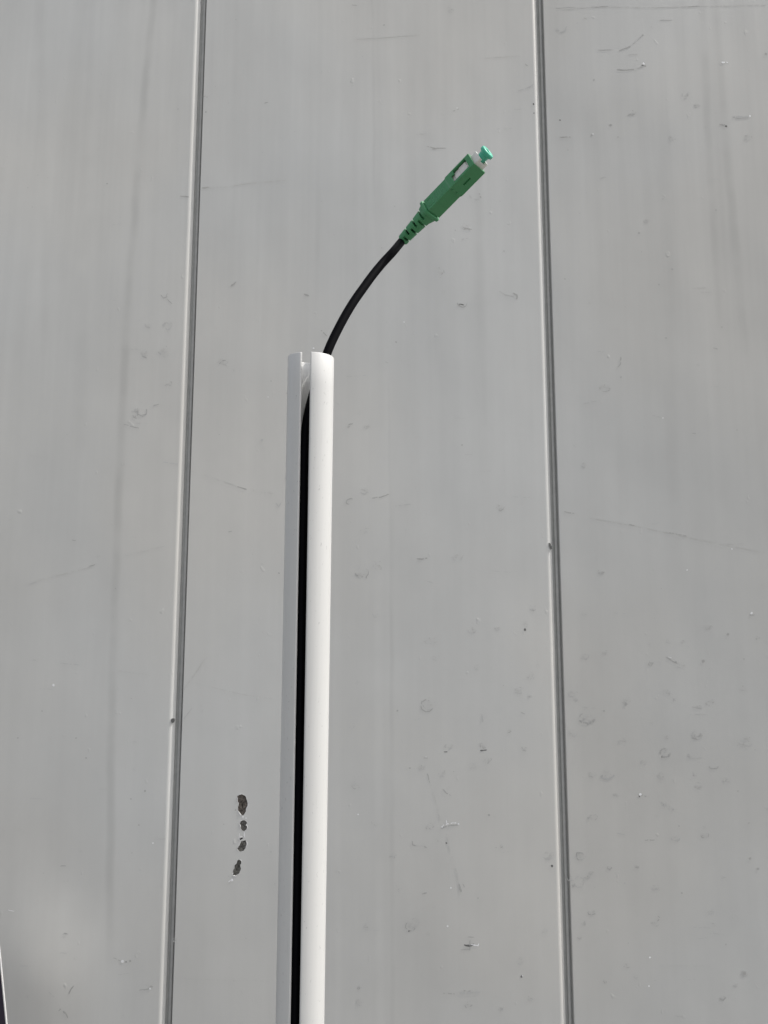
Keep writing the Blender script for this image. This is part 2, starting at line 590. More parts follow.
G, S, D, C = 0, 1, 2, 3
m = Marks(p_mid)
m.ribbon([(427, 772), (434, 795), (441, 822)], 1.0, S, .05)
m.ribbon([(446, 834), (451, 855), (457, 873), (460, 890)], 1.2, S, .05)
m.ribbon([(427, 772), (430, 783)], .8, G, .2)
m.ribbon([(441, 828), (450, 825.5), (458, 825)], 1.2, G, .05)
m.ribbon([(441, 826), (449, 823.5), (458, 822.5)], 1.0, C, .35)
m.dot(458.5, 824, 1.0, C); m.dot(442, 827, .9, C); m.ribbon([(446, 820), (447, 824)], .9, C)
m.dot(446.5, 843, 1.0, D); m.dot(438, 841, .5, G)
m.ribbon([(412, 841), (413, 845), (416, 846)], 1.2, G, .1); m.ribbon([(423, 845), (427, 848)], 1.2, G, .1); m.ribbon([(415, 846), (424, 846)], .5, S)
m.ribbon([(443, 789), (446, 793), (451, 795.5)], .8, G, .1)
m.ribbon([(424, 758), (428, 758)], 1.1, G); m.dot(426, 757, .6, C)
m.ribbon([(480, 750.5), (487, 750)], 1.3, D, .2); m.ribbon([(444, 752), (449, 752)], 1.2, D, .2); m.smudge(449, 746, 4)
m.smudge(484, 745, 4)
m.arc(427, 706, 6, 6, 20, 300, .9, G, .25); m.smudge(429, 704, 7, 9)
m.dot(397.5, 710.5, 1.1, G); m.dot(410, 768, 1.0, G); m.dot(489, 815, 1.4, G); m.dot(358, 814.5, .9, C)
m.arc(411, 926, 5, 5, 0, 230, .8, G, .35); m.smudge(413, 922, 6, 8); m.dot(409, 931, .8, D)
m.ribbon([(464, 945), (470, 946), (474, 944)], 2.0, D, .15); m.ribbon([(461, 950), (472, 949)], .8, G, .3); m.ribbon([(470, 940), (470, 951)], .8, G)
m.ribbon([(471, 944.5), (478, 946), (479, 943.5)], 1.4, C, .1); m.ribbon([(468, 937), (474, 937)], .8, G)
m.dot(447.5, 926, 1.1, C); m.ribbon([(459, 884), (461, 892)], 1.8, G, .1); m.ribbon([(463, 884), (465, 889)], 1.0, G, .1); m.dot(451, 888, 1.1, C)
m.ribbon([(443, 993), (455, 994)], .8, G, .3); m.ribbon([(460, 993), (480, 992.5)], 1.6, S, .15); m.ribbon([(462, 991), (472, 991)], .9, G, .3)
m.dot(521.5, 976.5, 1.2, D); m.dot(522.5, 976, .8, C); m.dot(478, 898, .8, G); m.smudge(520, 960, 4); m.ribbon([(422, 894), (427, 893)], 1.2, G)
m.smudge(548, 855, 6, 9); m.dot(552, 866, 1.2, D)
m.dot(525, 629.5, 1.3, D); m.smudge(526, 624, 3); m.smudge(519, 690, 4); m.smudge(531, 675, 4); m.ribbon([(521, 712), (525, 714)], .9, G); m.ribbon([(482, 714), (483, 722)], .9, S)
m.ribbon([(417, 558.5), (422, 559), (427, 558)], 1.6, G, .2); m.arc(362, 573, 6, 4.5, -10, 190, 1.0, G, .2); m.smudge(362, 572, 7, 9)
m.ribbon([(372, 498), (381, 497), (389, 494)], .9, G, .1); m.ribbon([(395, 506), (404, 505), (411, 504)], .8, S, .2)
m.arc(351, 502, 5, 3, 60, 300, .9, G, .2); m.arc(352, 427, 3.5, 3, 160, 300, 1.0, G, .2); m.smudge(367, 426, 3)
m.smudge(500, 507, 4); m.smudge(458, 556, 5); m.smudge(378, 565, 5); m.ribbon([(427, 581), (433, 583)], .7, S); m.smudge(430, 640, 6); m.smudge(472, 630, 4)
m.smudge(364, 490, 4); m.smudge(365, 530, 4); m.dot(462, 445, .8, G)
m.arc(462, 303, 4.5, 4, 10, 190, .9, G, .15); m.ribbon([(459, 304), (464, 305)], 1.0, D)
m.ribbon([(499, 291), (506, 295), (514, 296)], .8, S, .1); m.ribbon([(513, 293), (517, 295), (517, 299)], 1.4, G, .15)
m.ribbon([(464, 228), (472, 229.5)], .9, G, .1); m.smudge(466, 226, 4); m.arc(466, 240, 4, 2, 180, 360, .7, S)
m.arc(476, 195, 6, 4, 60, 170, .7, S, .1); m.ribbon([(479, 193), (481, 198)], 1.2, G, .1); m.dot(504, 251, 1.0, S); m.smudge(440, 271, 4)
m.ribbon([(427, 146), (434, 148), (446, 148)], .8, G, .15); m.ribbon([(432, 149), (436, 149)], .7, G)
m.ribbon([(453, 111), (459, 109)], 1.1, G, .1); m.dot(457, 108, .6, C)
m.ribbon([(356, 39), (380, 38), (402, 36), (420, 35)], .55, S, .25); m.ribbon([(352, 5), (357, 5.5)], .9, G); m.dot(384, 25, .9, G); m.smudge(451, 10, 3)
m.ribbon([(518, 91), (527, 88), (534, 84)], .8, S, .1); m.dot(533.5, 104, 1.0, D); m.dot(534, 113, .7, D); m.ribbon([(525, 64), (528, 66)], .8, G)
m.ribbon([(485, 58), (520, 56)], .45, S, .3)
m.ribbon([(203, 188), (225, 187), (250, 183), (287, 180)], .65, S, .15); m.ribbon([(202, 188), (209, 187)], .9, G)
m.ribbon([(192, 471), (210, 477), (236, 486), (256, 491), (275, 494)], .6, S, .1); m.ribbon([(236, 486), (248, 490)], .8, G, .1)
m.ribbon([(231, 286), (236, 282)], 1.4, G, .1); m.ribbon([(304, 294), (309, 295.5)], 1.6, G, .1); m.dot(206, 112, .8, G); m.ribbon([(264, 103), (268, 102)], .9, G)
m.ribbon([(218, 365), (222, 361), (226, 360)], 1.0, G, .2); m.smudge(223, 361, 5, 8); m.dot(262, 440, 1.2, S); m.dot(271, 381, .8, G); m.dot(268, 397, .6, C)
m.ribbon([(276, 503), (279, 507), (281, 502)], .9, S, .1); m.dot(279, 573, .9, G); m.dot(262, 564, .8, S); m.ribbon([(228, 532), (232, 531)], .8, G); m.dot(286, 478, 1.1, S)
m.ribbon([(183, 690), (195, 674), (207, 656)], .9, S, .1); m.ribbon([(184, 719), (192, 708)], .8, S, .1); m.ribbon([(202, 97), (206, 96)], .7, G)
m.ribbon([(196, 683), (240, 694), (272, 699)], .45, S, .3); m.ribbon([(175, 978), (215, 980), (270, 981)], .45, S, .3)
m.dot(271, 852, .9, S); m.dot(275, 884, .7, S); m.dot(207, 97, .6, G)
m.dot(232, 880, 1.6, C); m.ribbon([(228, 882), (233, 879), (236, 881)], 1.0, C, .2); m.dot(243, 817, 1.2, C); m.ribbon([(244, 832), (245, 838)], .9, C, .1); m.ribbon([(239.5, 833), (239, 839)], .7, C, .1); m.dot(246, 818, .8, C)
m.dot(235.5, 810, .9, G); m.dot(233, 873, .7, S)
m.dot(313.6, 348, 1.0, C); m.ribbon([(321, 330), (327, 336)], .9, G, .1); m.dot(396, 342, 1.0, G); m.dot(404, 322, .7, C); m.ribbon([(385, 362), (388, 363)], .7, G)
for _ in range(26):
    m.smudge(rnd.uniform(345, 545), rnd.uniform(600, 1010), rnd.uniform(2, 4.5), 4)
for _ in range(70):
    m.dot(rnd.uniform(200, 535), rnd.uniform(10, 1020), rnd.uniform(.25, .55), rnd.choice((S, S, G)))
for _ in range(14):
    x, y = rnd.uniform(340, 520), rnd.uniform(20, 1000); L = rnd.uniform(5, 22)
    m.ribbon([(x, y), (x + L, y + rnd.uniform(-2, 2))], .4, S, .3)
m.done()

m = Marks(p_left)
m.dot(53.5, 685, 1.3, C); m.ribbon([(118, 960), (121, 961)], 1.0, G); m.dot(122.5, 961.5, 1.6, C); m.dot(130, 961, 1.2, G); m.ribbon([(112, 957), (117, 959)], .8, G, .3); m.dot(126, 962, .7, D)
m.ribbon([(136, 990.5), (146, 989.5), (152, 988)], .8, G, .1); m.ribbon([(148, 989), (151, 986), (153, 987)], 1.2, G, .1); m.dot(150, 988.5, 1.2, C)
m.ribbon([(69, 994), (71, 989), (74, 986)], 1.0, G, .3); m.ribbon([(63, 1011), (66, 1014), (68, 1018)], 1.6, G, .25); m.dot(60, 1009, .6, G); m.ribbon([(49, 992), (54, 997)], .9, S, .2)
m.ribbon([(58, 1011), (61, 1009)], .8, G); m.ribbon([(63, 934), (68, 934)], .8, S); m.ribbon([(60, 953), (67, 953)], .7, S, .3); m.ribbon([(20, 966), (28, 966)], .6, S)
m.arc(142, 411, 5, 5, -20, 200, .9, G, .15); m.ribbon([(152, 406), (159, 404)], 1.0, G, .3); m.ribbon([(122, 424), (130, 426), (142, 429)], .8, G, .3); m.smudge(138, 412, 7, 8)
m.arc(164, 295, 3, 3, -30, 180, .9, G, .1); m.ribbon([(167, 299), (172, 304)], .7, G, .3); m.smudge(167, 325, 5, 6); m.smudge(165, 350, 7, 8); m.smudge(145, 353, 4, 6); m.ribbon([(142, 356), (147, 358)], .9, G)
m.smudge(148, 325, 3); m.smudge(168, 383, 4); m.dot(107, 183.5, .9, G); m.dot(178, 109, .7, G); m.dot(38, 175, .6, S)
m.ribbon([(10, 590), (40, 580), (90, 567)], .55, S, .15); m.ribbon([(89, 566.5), (95, 564.5)], 1.0, G, .1); m.ribbon([(124, 556), (145, 551), (165, 546)], .55, S, .25); m.ribbon([(30, 584), (36, 582)], .8, S)
m.ribbon([(72, 540), (76, 540.5)], .9, G); m.dot(115.5, 588.5, .8, G); m.ribbon([(60, 663), (80, 665)], .7, S, .2); m.ribbon([(33, 660), (36, 660)], .8, G); m.ribbon([(118, 671), (150, 675)], .5, S, .35)
m.dot(42, 711, .7, G); m.dot(18, 738, .8, G); m.dot(76, 738, .8, G); m.dot(86, 758, .9, G); m.dot(145, 791, 1.0, G); m.dot(131, 799, .8, G); m.dot(139, 825, .8, G)
m.ribbon([(60, 866), (66, 866)], 1.0, G, .1); m.ribbon([(8, 910), (14, 911)], .9, C); m.ribbon([(64, 933), (68, 934)], .9, G); m.dot(153, 843, .9, C); m.dot(132, 853, .8, S); m.ribbon([(0, 831), (24, 831)], .5, S, .3)
m.ribbon([(133, 742), (137, 742)], .8, S); m.ribbon([(154, 839), (166, 839)], .5, S); m.ribbon([(163, 462), (178, 464)], .7, S, .2); m.smudge(175, 940, 3); m.ribbon([(180, 196), (189, 197)], 1.0, G)
for _ in range(45):
    m.dot(rnd.uniform(5, 165), rnd.uniform(10, 1020), rnd.uniform(.25, .5), rnd.choice((S, S, G)))
for _ in range(10):
    x, y = rnd.uniform(5, 140), rnd.uniform(20, 1000); L = rnd.uniform(5, 25)
    m.ribbon([(x, y), (x + L, y + rnd.uniform(-2, 2))], .4, S, .3)
m.done()

m = Marks(p_right)
m.ribbon([(562, 10), (580, 8), (600, 6.5), (650, 7.5), (690, 6.5), (735, 5.5), (766, 5)], .7, S, .08); m.ribbon([(593, 7), (608, 6.5)], .8, G, .1); m.ribbon([(688, 6.8), (700, 6)], .8, G, .2)
m.arc(562, 28, 4.5, 4, -20, 180, 1.4, S, .1); m.ribbon([(584, 18), (587, 19)], .8, G); m.ribbon([(557, 8), (575, 7)], .5, S)
m.ribbon([(619, 50.5), (624, 48.5), (631, 46)], 1.2, G, .05); m.ribbon([(632, 45), (643, 35)], .6, S, .1); m.dot(643, 35, .9, G); m.ribbon([(597, 50), (612, 49.5)], .8, S, .1)
m.ribbon([(617, 69.5), (625, 70), (636, 69)], 1.0, G, .1); m.ribbon([(636, 69), (646, 65)], .5, S); m.dot(643.5, 63.5, 1.3, C); m.ribbon([(641, 65), (646, 66)], .6, D)
m.dot(594, 80, 1.0, G); m.dot(611, 125, 1.3, G); m.dot(592, 135, 1.3, G); m.dot(593, 134, .6, C); m.ribbon([(628, 115), (635, 114)], 1.2, G, .1); m.smudge(632, 113, 3); m.dot(618, 137, .9, G)
m.ribbon([(560, 137), (571, 137)], 1.0, G, .1); m.ribbon([(600, 178), (606, 177)], .6, S); m.smudge(672, 138, 3); m.ribbon([(718, 124), (727, 125)], 1.2, G, .15); m.dot(726, 126, 1.2, D)
m.ribbon([(733, 117), (748, 117)], 2.2, S, .05); m.dot(750, 116, 1.2, C); m.ribbon([(720, 62), (728, 62.5)], 1.6, C, .3); m.dot(766, 54, 1.2, G); m.smudge(747, 137, 4); m.dot(716, 210, 1.0, G)
m.smudge(646, 220, 3); m.dot(639, 233, 1.1, G); m.ribbon([(660, 20), (672, 20)], .8, S); m.smudge(686, 95, 4); m.smudge(697, 105, 3); m.dot(663, 199, .7, G); m.dot(568, 150, .6, G)
m.dot(672, 269, 1.2, G); m.dot(659, 284.5, .9, G); m.dot(666, 338, .9, G); m.ribbon([(621, 357), (620.5, 364), (618, 367)], .9, G, .05); m.dot(621, 377, .9, G); m.smudge(605, 388, 5)
m.ribbon([(713, 348), (718, 349)], 1.0, G); m.dot(722, 327, .8, G); m.ribbon([(652, 415), (667, 419)], .7, S, .2); m.dot(663, 418, .7, C); m.ribbon([(692, 433), (696, 434)], .8, G); m.dot(737, 430, .6, G)
m.smudge(585, 465, 3); m.dot(565, 279, .8, G); m.ribbon([(583, 404), (600, 400)], .5, S, .3)
m.ribbon([(561, 511), (574, 513.5)], .9, G, .15); m.ribbon([(590, 518), (640, 527), (700, 540), (740, 548), (768, 553)], .6, S, .08); m.ribbon([(666, 532), (696, 538)], .7, G, .3); m.ribbon([(628, 524), (636, 526)], .9, G, .2); m.dot(732, 549, .8, C)
m.smudge(601, 572, 3); m.dot(687, 570, .7, C); m.dot(762, 585, .8, S)
m.ribbon([(666, 657), (671, 660), (677, 663.5)], 1.0, G, .1); m.dot(676, 662, 1.0, G); m.ribbon([(668, 657), (672, 658)], .6, C); m.dot(751.5, 613, 1.3, C); m.ribbon([(749, 615), (755, 615)], .7, G)
m.dot(728, 634, 1.4, G); m.dot(704, 661, 1.5, G); m.dot(744, 659, .8, G); m.dot(743, 686, .6, G)
m.smudge(626, 701, 4, 8); m.dot(626, 704, 1.6, G); m.smudge(667, 692, 4, 8); m.smudge(586, 719, 7, 12); m.arc(587, 719, 7, 4, 10, 170, 1.5, G, .2); m.dot(594, 720, 1.4, G); m.dot(604, 711, .9, G)
m.smudge(697, 735, 5, 9); m.ribbon([(692, 738), (697, 739)], 1.3, G); m.arc(665, 753, 5, 4.5, 0, 300, .9, G, .2); m.smudge(665, 753, 5, 6); m.dot(662, 757, .8, D)
m.arc(607, 775, 7, 4, 0, 180, 1.4, S, .1); m.smudge(607, 774, 7, 10); m.dot(602, 776, 1.1, G); m.arc(714, 766, 5, 3, 0, 170, .9, G, .15); m.smudge(662, 776, 4); m.smudge(623, 742, 4); m.smudge(745, 742, 7, 10)
m.dot(640.5, 794.5, 1.5, C); m.dot(639.5, 796.5, .8, D); m.ribbon([(641, 795), (650, 797)], .9, G, .2); m.smudge(699, 785, 4); m.smudge(593, 817, 5, 8); m.dot(679, 826, .8, G); m.ribbon([(643, 840), (655, 840)], .8, G, .2)
m.ribbon([(617, 833), (625, 835)], 1.0, S); m.smudge(676, 838, 4); m.dot(749, 823, .8, G); m.dot(738, 791, .8, G); m.smudge(710, 702, 4); m.ribbon([(692, 707), (702, 709)], .6, S); m.smudge(572, 693, 4); m.smudge(573, 733, 4)
m.arc(580, 856, 4, 4, 90, 330, .8, G, .15); m.smudge(581, 856, 5, 6); m.arc(610, 867, 2, 2.5, 0, 200, .9, G); m.dot(750, 858.5, 1.3, G); m.dot(758, 869, 1.3, G); m.dot(625, 883, .8, S); m.dot(682, 893, .9, G)
m.arc(656, 918, 3, 3, -40, 100, .9, G); m.smudge(592, 912, 4); m.dot(726, 944.5, .9, G); m.dot(744.5, 973.5, 1.8, G); m.arc(744.5, 973.5, 3, 2.2, 0, 360, .6, S); m.dot(650, 957.5, 1.1, C); m.dot(649, 986, 1.0, C)
m.ribbon([(660, 966), (710, 966)], .45, S, .3); m.ribbon([(710, 933), (725, 935)], .5, S, .2); m.ribbon([(675, 1016), (683, 1017)], .9, S); m.arc(579, 882, 5, 5.5, 0, 360, .6, S, .3)
m.dot(548 + 12, 120, .8, D)
for _ in range(40):
    m.smudge(rnd.uniform(570, 765), rnd.uniform(610, 1010), rnd.uniform(1.6, 4.0), 4)
for _ in range(60):
    m.dot(rnd.uniform(570, 765), rnd.uniform(10, 1020), rnd.uniform(.25, .55), rnd.choice((S, S, G)))
for _ in range(16):
    x, y = rnd.uniform(565, 740), rnd.uniform(20, 1000); L = rnd.uniform(5, 22)
    m.ribbon([(x, y), (x + L, y + rnd.uniform(-2, 2))], .4, S, .3)
m.done()

# chips on the rolled shoulders of the two seams
def chip(px, py, shape, parent, dy=0.0012):
    bm = bmesh.new()
    c = on_y(px, py, WY)
    fr = []; bk = []
    for dx, dz in shape:
        fr.append(bm.verts.new((c.x + dx, WY - 0.0008 + rnd.uniform(-.0003, .0003), c.z + dz)))
        bk.append(bm.verts.new((c.x + dx, WY + 0.006, c.z + dz)))
    bm.faces.new(fr)
    for i in range(len(fr)):
        j = (i + 1) % len(fr)
        bm.faces.new((fr[i], fr[j], bk[j], bk[i]))
    bmesh.ops.recalc_face_normals(bm, faces=bm.faces)
    link_bm('paint_chip', bm, M_dark, parent, (c.x, WY, c.z))

chip(172.7, 720.5, [(0.0045 * math.cos(a) * (1 + .12 * math.sin(3 * a)), 0.0058 * math.sin(a)) for a in [i * 2 * math.pi / 10 for i in range(10)]], p_left)
chip(550.6, 545.5, [(-.004, .007), (-.001, .006), (.003, -.003), (.004, -.009), (.001, -.007), (-.003, .000)], p_mid)

# ------------------------------------------------------------------ dark board at the lower left
A3 = on_y(-0.4, 962, 1.23); B3 = on_y(5.6, 1024, 1.23)
dv = (A3 - B3).normalized()
foot = B3 - dv * (B3.z / dv.z)
top = foot + dv * (1.12 - foot.z) / dv.z
wd = Vector((dv.z, 0, -dv.x))                 # to the right, across the board
def slab(bm, p0, p1, x_a, x_b, y_a, y_b):
    vs = []
    for y in (y_a, y_b):
        for p, x in ((p0, x_a), (p0, x_b), (p1, x_b), (p1, x_a)):
            q = p + wd * x
            vs.append(bm.verts.new((q.x, y, max(q.z, 0.0))))
    for f in ((0, 1, 2, 3), (7, 6, 5, 4), (0, 4, 5, 1), (1, 5, 6, 2), (2, 6, 7, 3), (3, 7, 4, 0)):
        bm.faces.new([vs[i] for i in f])
    bmesh.ops.recalc_face_normals(bm, faces=bm.faces)
board = empty('board', (foot.x, 1.24, 0))
tag(board, 'dark purple board with a thin pale edge, cut off by the lower left corner', 'board')
bm = bmesh.new(); slab(bm, foot, top, -0.40, -0.0008, 1.232, 1.234)
link_bm('board_face', bm, M_board, board, (foot.x, 1.24, 0))
bm = bmesh.new(); slab(bm, foot, top, -0.0008, 0.0006, 1.2315, 1.2345)
link_bm('edge_trim', bm, M_trim, board, (foot.x, 1.24, 0))

# ------------------------------------------------------------------ white slotted tube
OD = 0.020
T_top = at_depth(311, 357.8, 0.3343)
T_bot = at_depth(300, 1024, 0.3170)
ax = (T_top - T_bot).normalized()
mid = at_depth(305, 690, 0.3257)
v_ = (CAM - mid)
v_ = (v_ - ax * v_.dot(ax)).normalized()
r_ = ax.cross(v_).normalized()
L_tube = T_top.z / ax.z - 0.012
T_foot = T_top - ax * L_tube
Ro, Ri = OD / 2, OD / 2 - 0.00115
a_left, a_right = math.radians(-24.5), math.radians(-1.4)
def tube_profile():
    """closed outline of the C-shaped wall: outer arc, lip, inner arc, lip; returns (angle, radius, soft)"""
    start, end = a_right, a_left + 2 * math.pi
    n = 88
    b = 0.00022
    pts = []
    for i in range(n + 1):
        a = start + (end - start) * i / n
        if i == 0: a += b / Ro
        if i == n: a -= b / Ro
        pts.append((a, Ro, True))
    pts.append((end, Ro - b, False))
    pts.append((end, Ri + b, False))
    for i in range(n, -1, -1):
        a = start + (end - start) * i / n
        if i == 0: a += b / Ri
        if i == n: a -= b / Ri
        pts.append((a, Ri, True))
    pts.append((start, Ri + b, False))
    pts.append((start, Ro - b, False))
    return pts
prof_t = tube_profile()
bm = bmesh.new()
def tube_pt(a, r, s):
    return T_top + ax * s + r_ * (math.sin(a) * r) + v_ * (math.cos(a) * r)
stations = [0.0, -0.00025] + [-(0.00025 + (L_tube - 0.00025) * (i / 40) ** 1.3) for i in range(1, 41)]
rows = []
for k_, s in enumerate(stations):
    row = []
    for a, r, soft in prof_t:
        rr = r
        if k_ == 0:                            # tiny eased edge round the sawn end
            rr = r + (0.00015 if r < (Ro + Ri) / 2 else -0.00015)
        row.append(bm.verts.new(tube_pt(a, rr, s)))
    rows.append(row)
NP = len(prof_t)
for k_ in range(len(rows) - 1):
    for i in range(NP):
        j = (i + 1) % NP
        f = bm.faces.new((rows[k_][i], rows[k_ + 1][i], rows[k_ + 1][j], rows[k_][j]))
        f.smooth = bool(prof_t[i][2] and prof_t[j][2] and k_ > 0)
# sawn end faces (outer arc index i pairs with inner arc index)
n = 88
outer_i = list(range(0, n + 1)); inner_i = list(range(n + 3, 2 * n + 4))[::-1]
for row, flip in ((rows[0], False), (rows[-1], True)):
    for i in range(n):
        f = bm.faces.new((row[outer_i[i]], row[outer_i[i + 1]], row[inner_i[i + 1]], row[inner_i[i]]))
    bm.faces.new((row[n], row[n + 1], row[n + 2], row[n + 3]))
    bm.faces.new((row[0], row[inner_i[0]], row[2 * n + 4], row[2 * n + 5]))
bmesh.ops.recalc_face_normals(bm, faces=bm.faces)
tube = link_bm('slotted_tube', bm, M_pvc, None, T_foot)
tag(tube, 'white plastic tube slit open along its length, held upright in front of the grey wall', 'tube')

# ------------------------------------------------------------------ fibre cable with its green connector
cord = empty('fibre_cable', T_foot)
tag(cord, 'black cable rising out of the white tube, ending in a green connector with mint cap', 'cable')

REAR_D = 0.3620
ORG = at_depth(431.4, 209.5, REAR_D)
Vw = -ray(454, 186).normalized()                # from the connector back to the viewer
best = None
for i in range(-300, 300):                      # how far the front leans towards the viewer
    d_ = REAR_D + i * 0.0001
    q = (at_depth(476.7, 163.1, d_) - ORG).normalized()
    e = abs(q.dot(Vw) - math.sin(math.radians(12)))
    if best is None or e < best[0]:
        best = (e, q, (at_depth(476.7, 163.1, d_) - ORG).length)
A = best[1]
LH = 29.0                                       # housing length in connector units
MM = best[2] / LH
print('connector unit (mm):', MM * 1000)
Q_ = (Vw - A * Vw.dot(A)).normalized()
P_ = Q_.cross(A).normalized()
if P_.dot(RIGHT) > 0: P_ = -P_
c1 = math.radians(46.0)
N1 = (P_ * math.sin(c1) + Q_ * math.cos(c1)).normalized()
N2 = (P_ * -math.cos(c1) + Q_ * math.sin(c1)).normalized()


def cw(x, n1, n2):
    """connector coordinates (mm along the axis, across) to the world"""
    return ORG + A * (x * MM) + N1 * (n1 * MM) + N2 * (n2 * MM)


def cells(bm, xs, ys, zs, filled, warp=None):
    """solid made of grid cells; only faces between solid and air, shared corners"""
    nx, ny, nz = len(xs) - 1, len(ys) - 1, len(zs) - 1
    def fl(i, j, k):
        if not (0 <= i < nx and 0 <= j < ny and 0 <= k < nz): return False
        return filled((xs[i] + xs[i + 1]) / 2, (ys[j] + ys[j + 1]) / 2, (zs[k] + zs[k + 1]) / 2)
    cache = {}
    def vv(i, j, k):
        if (i, j, k) not in cache:
            p = (xs[i], ys[j], zs[k])
            if warp: p = warp(*p)
            cache[(i, j, k)] = bm.verts.new(cw(*p))
        return cache[(i, j, k)]
    for i in range(nx):
        for j in range(ny):
            for k in range(nz):
                if not fl(i, j, k): continue
                for d, q in (((1, 0, 0), ((1, 0, 0), (1, 1, 0), (1, 1, 1), (1, 0, 1))), ((-1, 0, 0), ((0, 0, 0), (0, 0, 1), (0, 1, 1), (0, 1, 0))),
                             ((0, 1, 0), ((0, 1, 0), (0, 1, 1), (1, 1, 1), (1, 1, 0))), ((0, -1, 0), ((0, 0, 0), (1, 0, 0), (1, 0, 1), (0, 0, 1))),
                             ((0, 0, 1), ((0, 0, 1), (1, 0, 1), (1, 1, 1), (0, 1, 1))), ((0, 0, -1), ((0, 0, 0), (0, 1, 0), (1, 1, 0), (1, 0, 0)))):
                    if not fl(i + d[0], j + d[1], k + d[2]):
                        bm.faces.new([vv(i + a, j + b, k + c) for a, b, c in q])


def bevel(o, w, seg=2, ang=20):
    md = o.modifiers.new('bevel', 'BEVEL')
    md.width = w * MM
    md.segments = seg
    md.limit_method = 'ANGLE'
    md.angle_limit = math.radians(ang)
    md.harden_normals = False


HA, HB = 4.5, 3.7          # half size across N1 and across N2
def waist(x, a, b):
    """the grip behind the shoulder is a little slimmer"""
    t = min(max((x - 13.6) / 0.9, 0), 1)
    s = 0.925 + 0.075 * t
    return (x, a * s, b * s)

# outer housing: hollow front with a latch window through both narrow faces
bm = bmesh.new()
xs = [0, 8, 13.6, 14.5, 17.2, 18.9, 19.1, 23.1, 26.4, LH]
ys = [-HA, -3.45, -0.65, 0.35, 3.45, HA]
zs = [-HB, -2.95, -1.1, 0.9, 2.35, 2.7, 2.95, HB]
def filled(x, a, b):
    if x < 13: return True
    if 18.9 < x < 23.1 and -0.65 < a < 0.35 and b > 2.95: return False   # slot sunk in the wide face
    if abs(a) < 3.45 and abs(b) < 2.7: return x < 13.6 and False   # bore
    if abs(a) > 3.45 and 17.2 < x < 26.4 and -2.95 < b < 2.35:
        if x < 18.9 and b < -1.1: return True                       # stepped rear corner of the window
        return False
    return True
cells(bm, xs, ys, zs, filled, waist)
# alignment key along the wide face, and a small groove in it
def box(bm, x0, x1, a0, a1, b0, b1, f=None):
    vs = []
    for x in (x0, x1):
        for a, b in ((a0, b0), (a1, b0), (a1, b1), (a0, b1)):
            vs.append(bm.verts.new(cw(x, a, b)))
    for q in ((3, 2, 1, 0), (4, 5, 6, 7), (0, 1, 5, 4), (1, 2, 6, 5), (2, 3, 7, 6), (3, 0, 4, 7)):
        bm.faces.new([vs[i] for i in q])
# fine ribs of the grip on both narrow faces
for s_ in (1, -1):
    h = HA * 0.925
    for i in range(6):
        x = 5.9 + i * 1.15
        box(bm, x, x + 0.5, *sorted((s_ * (h - 0.3), s_ * (h + 0.16))), -2.7, 2.7)
    # raised square frame near the rear
    for x0, x1, b0, b1 in ((1.0, 1.5, -2.2, 2.2), (4.1, 4.6, -2.2, 2.2), (1.5, 4.1, -2.2, -1.7), (1.5, 4.1, 1.7, 2.2)):
        box(bm, x0, x1, *sorted((s_ * (h - 0.3), s_ * (h + 0.18))), b0, b1)
    box(bm, 2.2, 3.5, *sorted((s_ * (h - 0.3), s_ * (h + 0.12))), -0.9, 0.9)
bmesh.ops.recalc_face_normals(bm, faces=bm.faces)
housing = link_bm('connector_housing', bm, M_green, cord, ORG)
bevel(housing, 0.28)
# two nubs on the wide face
bm = bmesh.new()
for a in (2.6, -0.9):
    box(bm, 13.7, 14.6, a - 0.45, a + 0.45, HB - 0.3, HB + 0.28)
bmesh.ops.recalc_face_normals(bm, faces=bm.faces)
o = link_bm('grip_nub', bm, M_green, housing, cw(14, 0, HB)); bevel(o, 0.12)

# white inner body seen through the window and standing out of the front
bm = bmesh.new()
xs = [13.7, 18.4, 20.6, 21.6, 25.6, 31.0, 32.1]
ys = [-3.4, -3.1, -1.5, 1.5, 3.1, 3.4]
zs = [-2.6, -1.0, 1.0, 2.6]
def filled_w(x, a, b):
    if x > 31.0: return abs(a) > 1.5 and not (abs(a) > 3.1)
    if abs(a) > 3.1: return (21.6 < x < 25.6 and abs(b) < 3) or (18.4 < x < 20.6 and b > -1.0) 
    return True
cells(bm, xs, ys, zs, filled_w)
bmesh.ops.recalc_face_normals(bm, faces=bm.faces)
inner = link_bm('inner_body', bm, M_white, housing, ORG)
bevel(inner, 0.45, 3)

# mint dust cap: flared stem with a rolled disc
def lathe(bm, prof, seg=40, x_off=0.0):
    rings = []
    for x, r in prof:
        rings.append([bm.verts.new(cw(x, r * math.cos(2 * math.pi * i / seg), r * math.sin(2 * math.pi * i / seg))) for i in range(seg)])
    for a, b in zip(rings[:-1], rings[1:]):
        for i in range(seg):
            f = bm.faces.new((a[i], a[(i + 1) % seg], b[(i + 1) % seg], b[i]))
            f.smooth = True
    bm.faces.new(rings[0]); bm.faces.new(rings[-1])
    bmesh.ops.recalc_face_normals(bm, faces=bm.faces)
bm = bmesh.new()
lathe(bm, [(30.5, 2.0), (31.6, 2.05), (33.0, 2.35), (34.0, 2.55), (34.25, 2.75), (34.35, 3.2), (34.65, 3.42), (35.6, 3.42), (35.95, 3.25), (36.1, 2.95), (36.1, 1.6), (35.95, 1.4), (35.4, 1.3)])
link_bm('dust_cap', bm, M_cap, housing, cw(34, 0, 0))

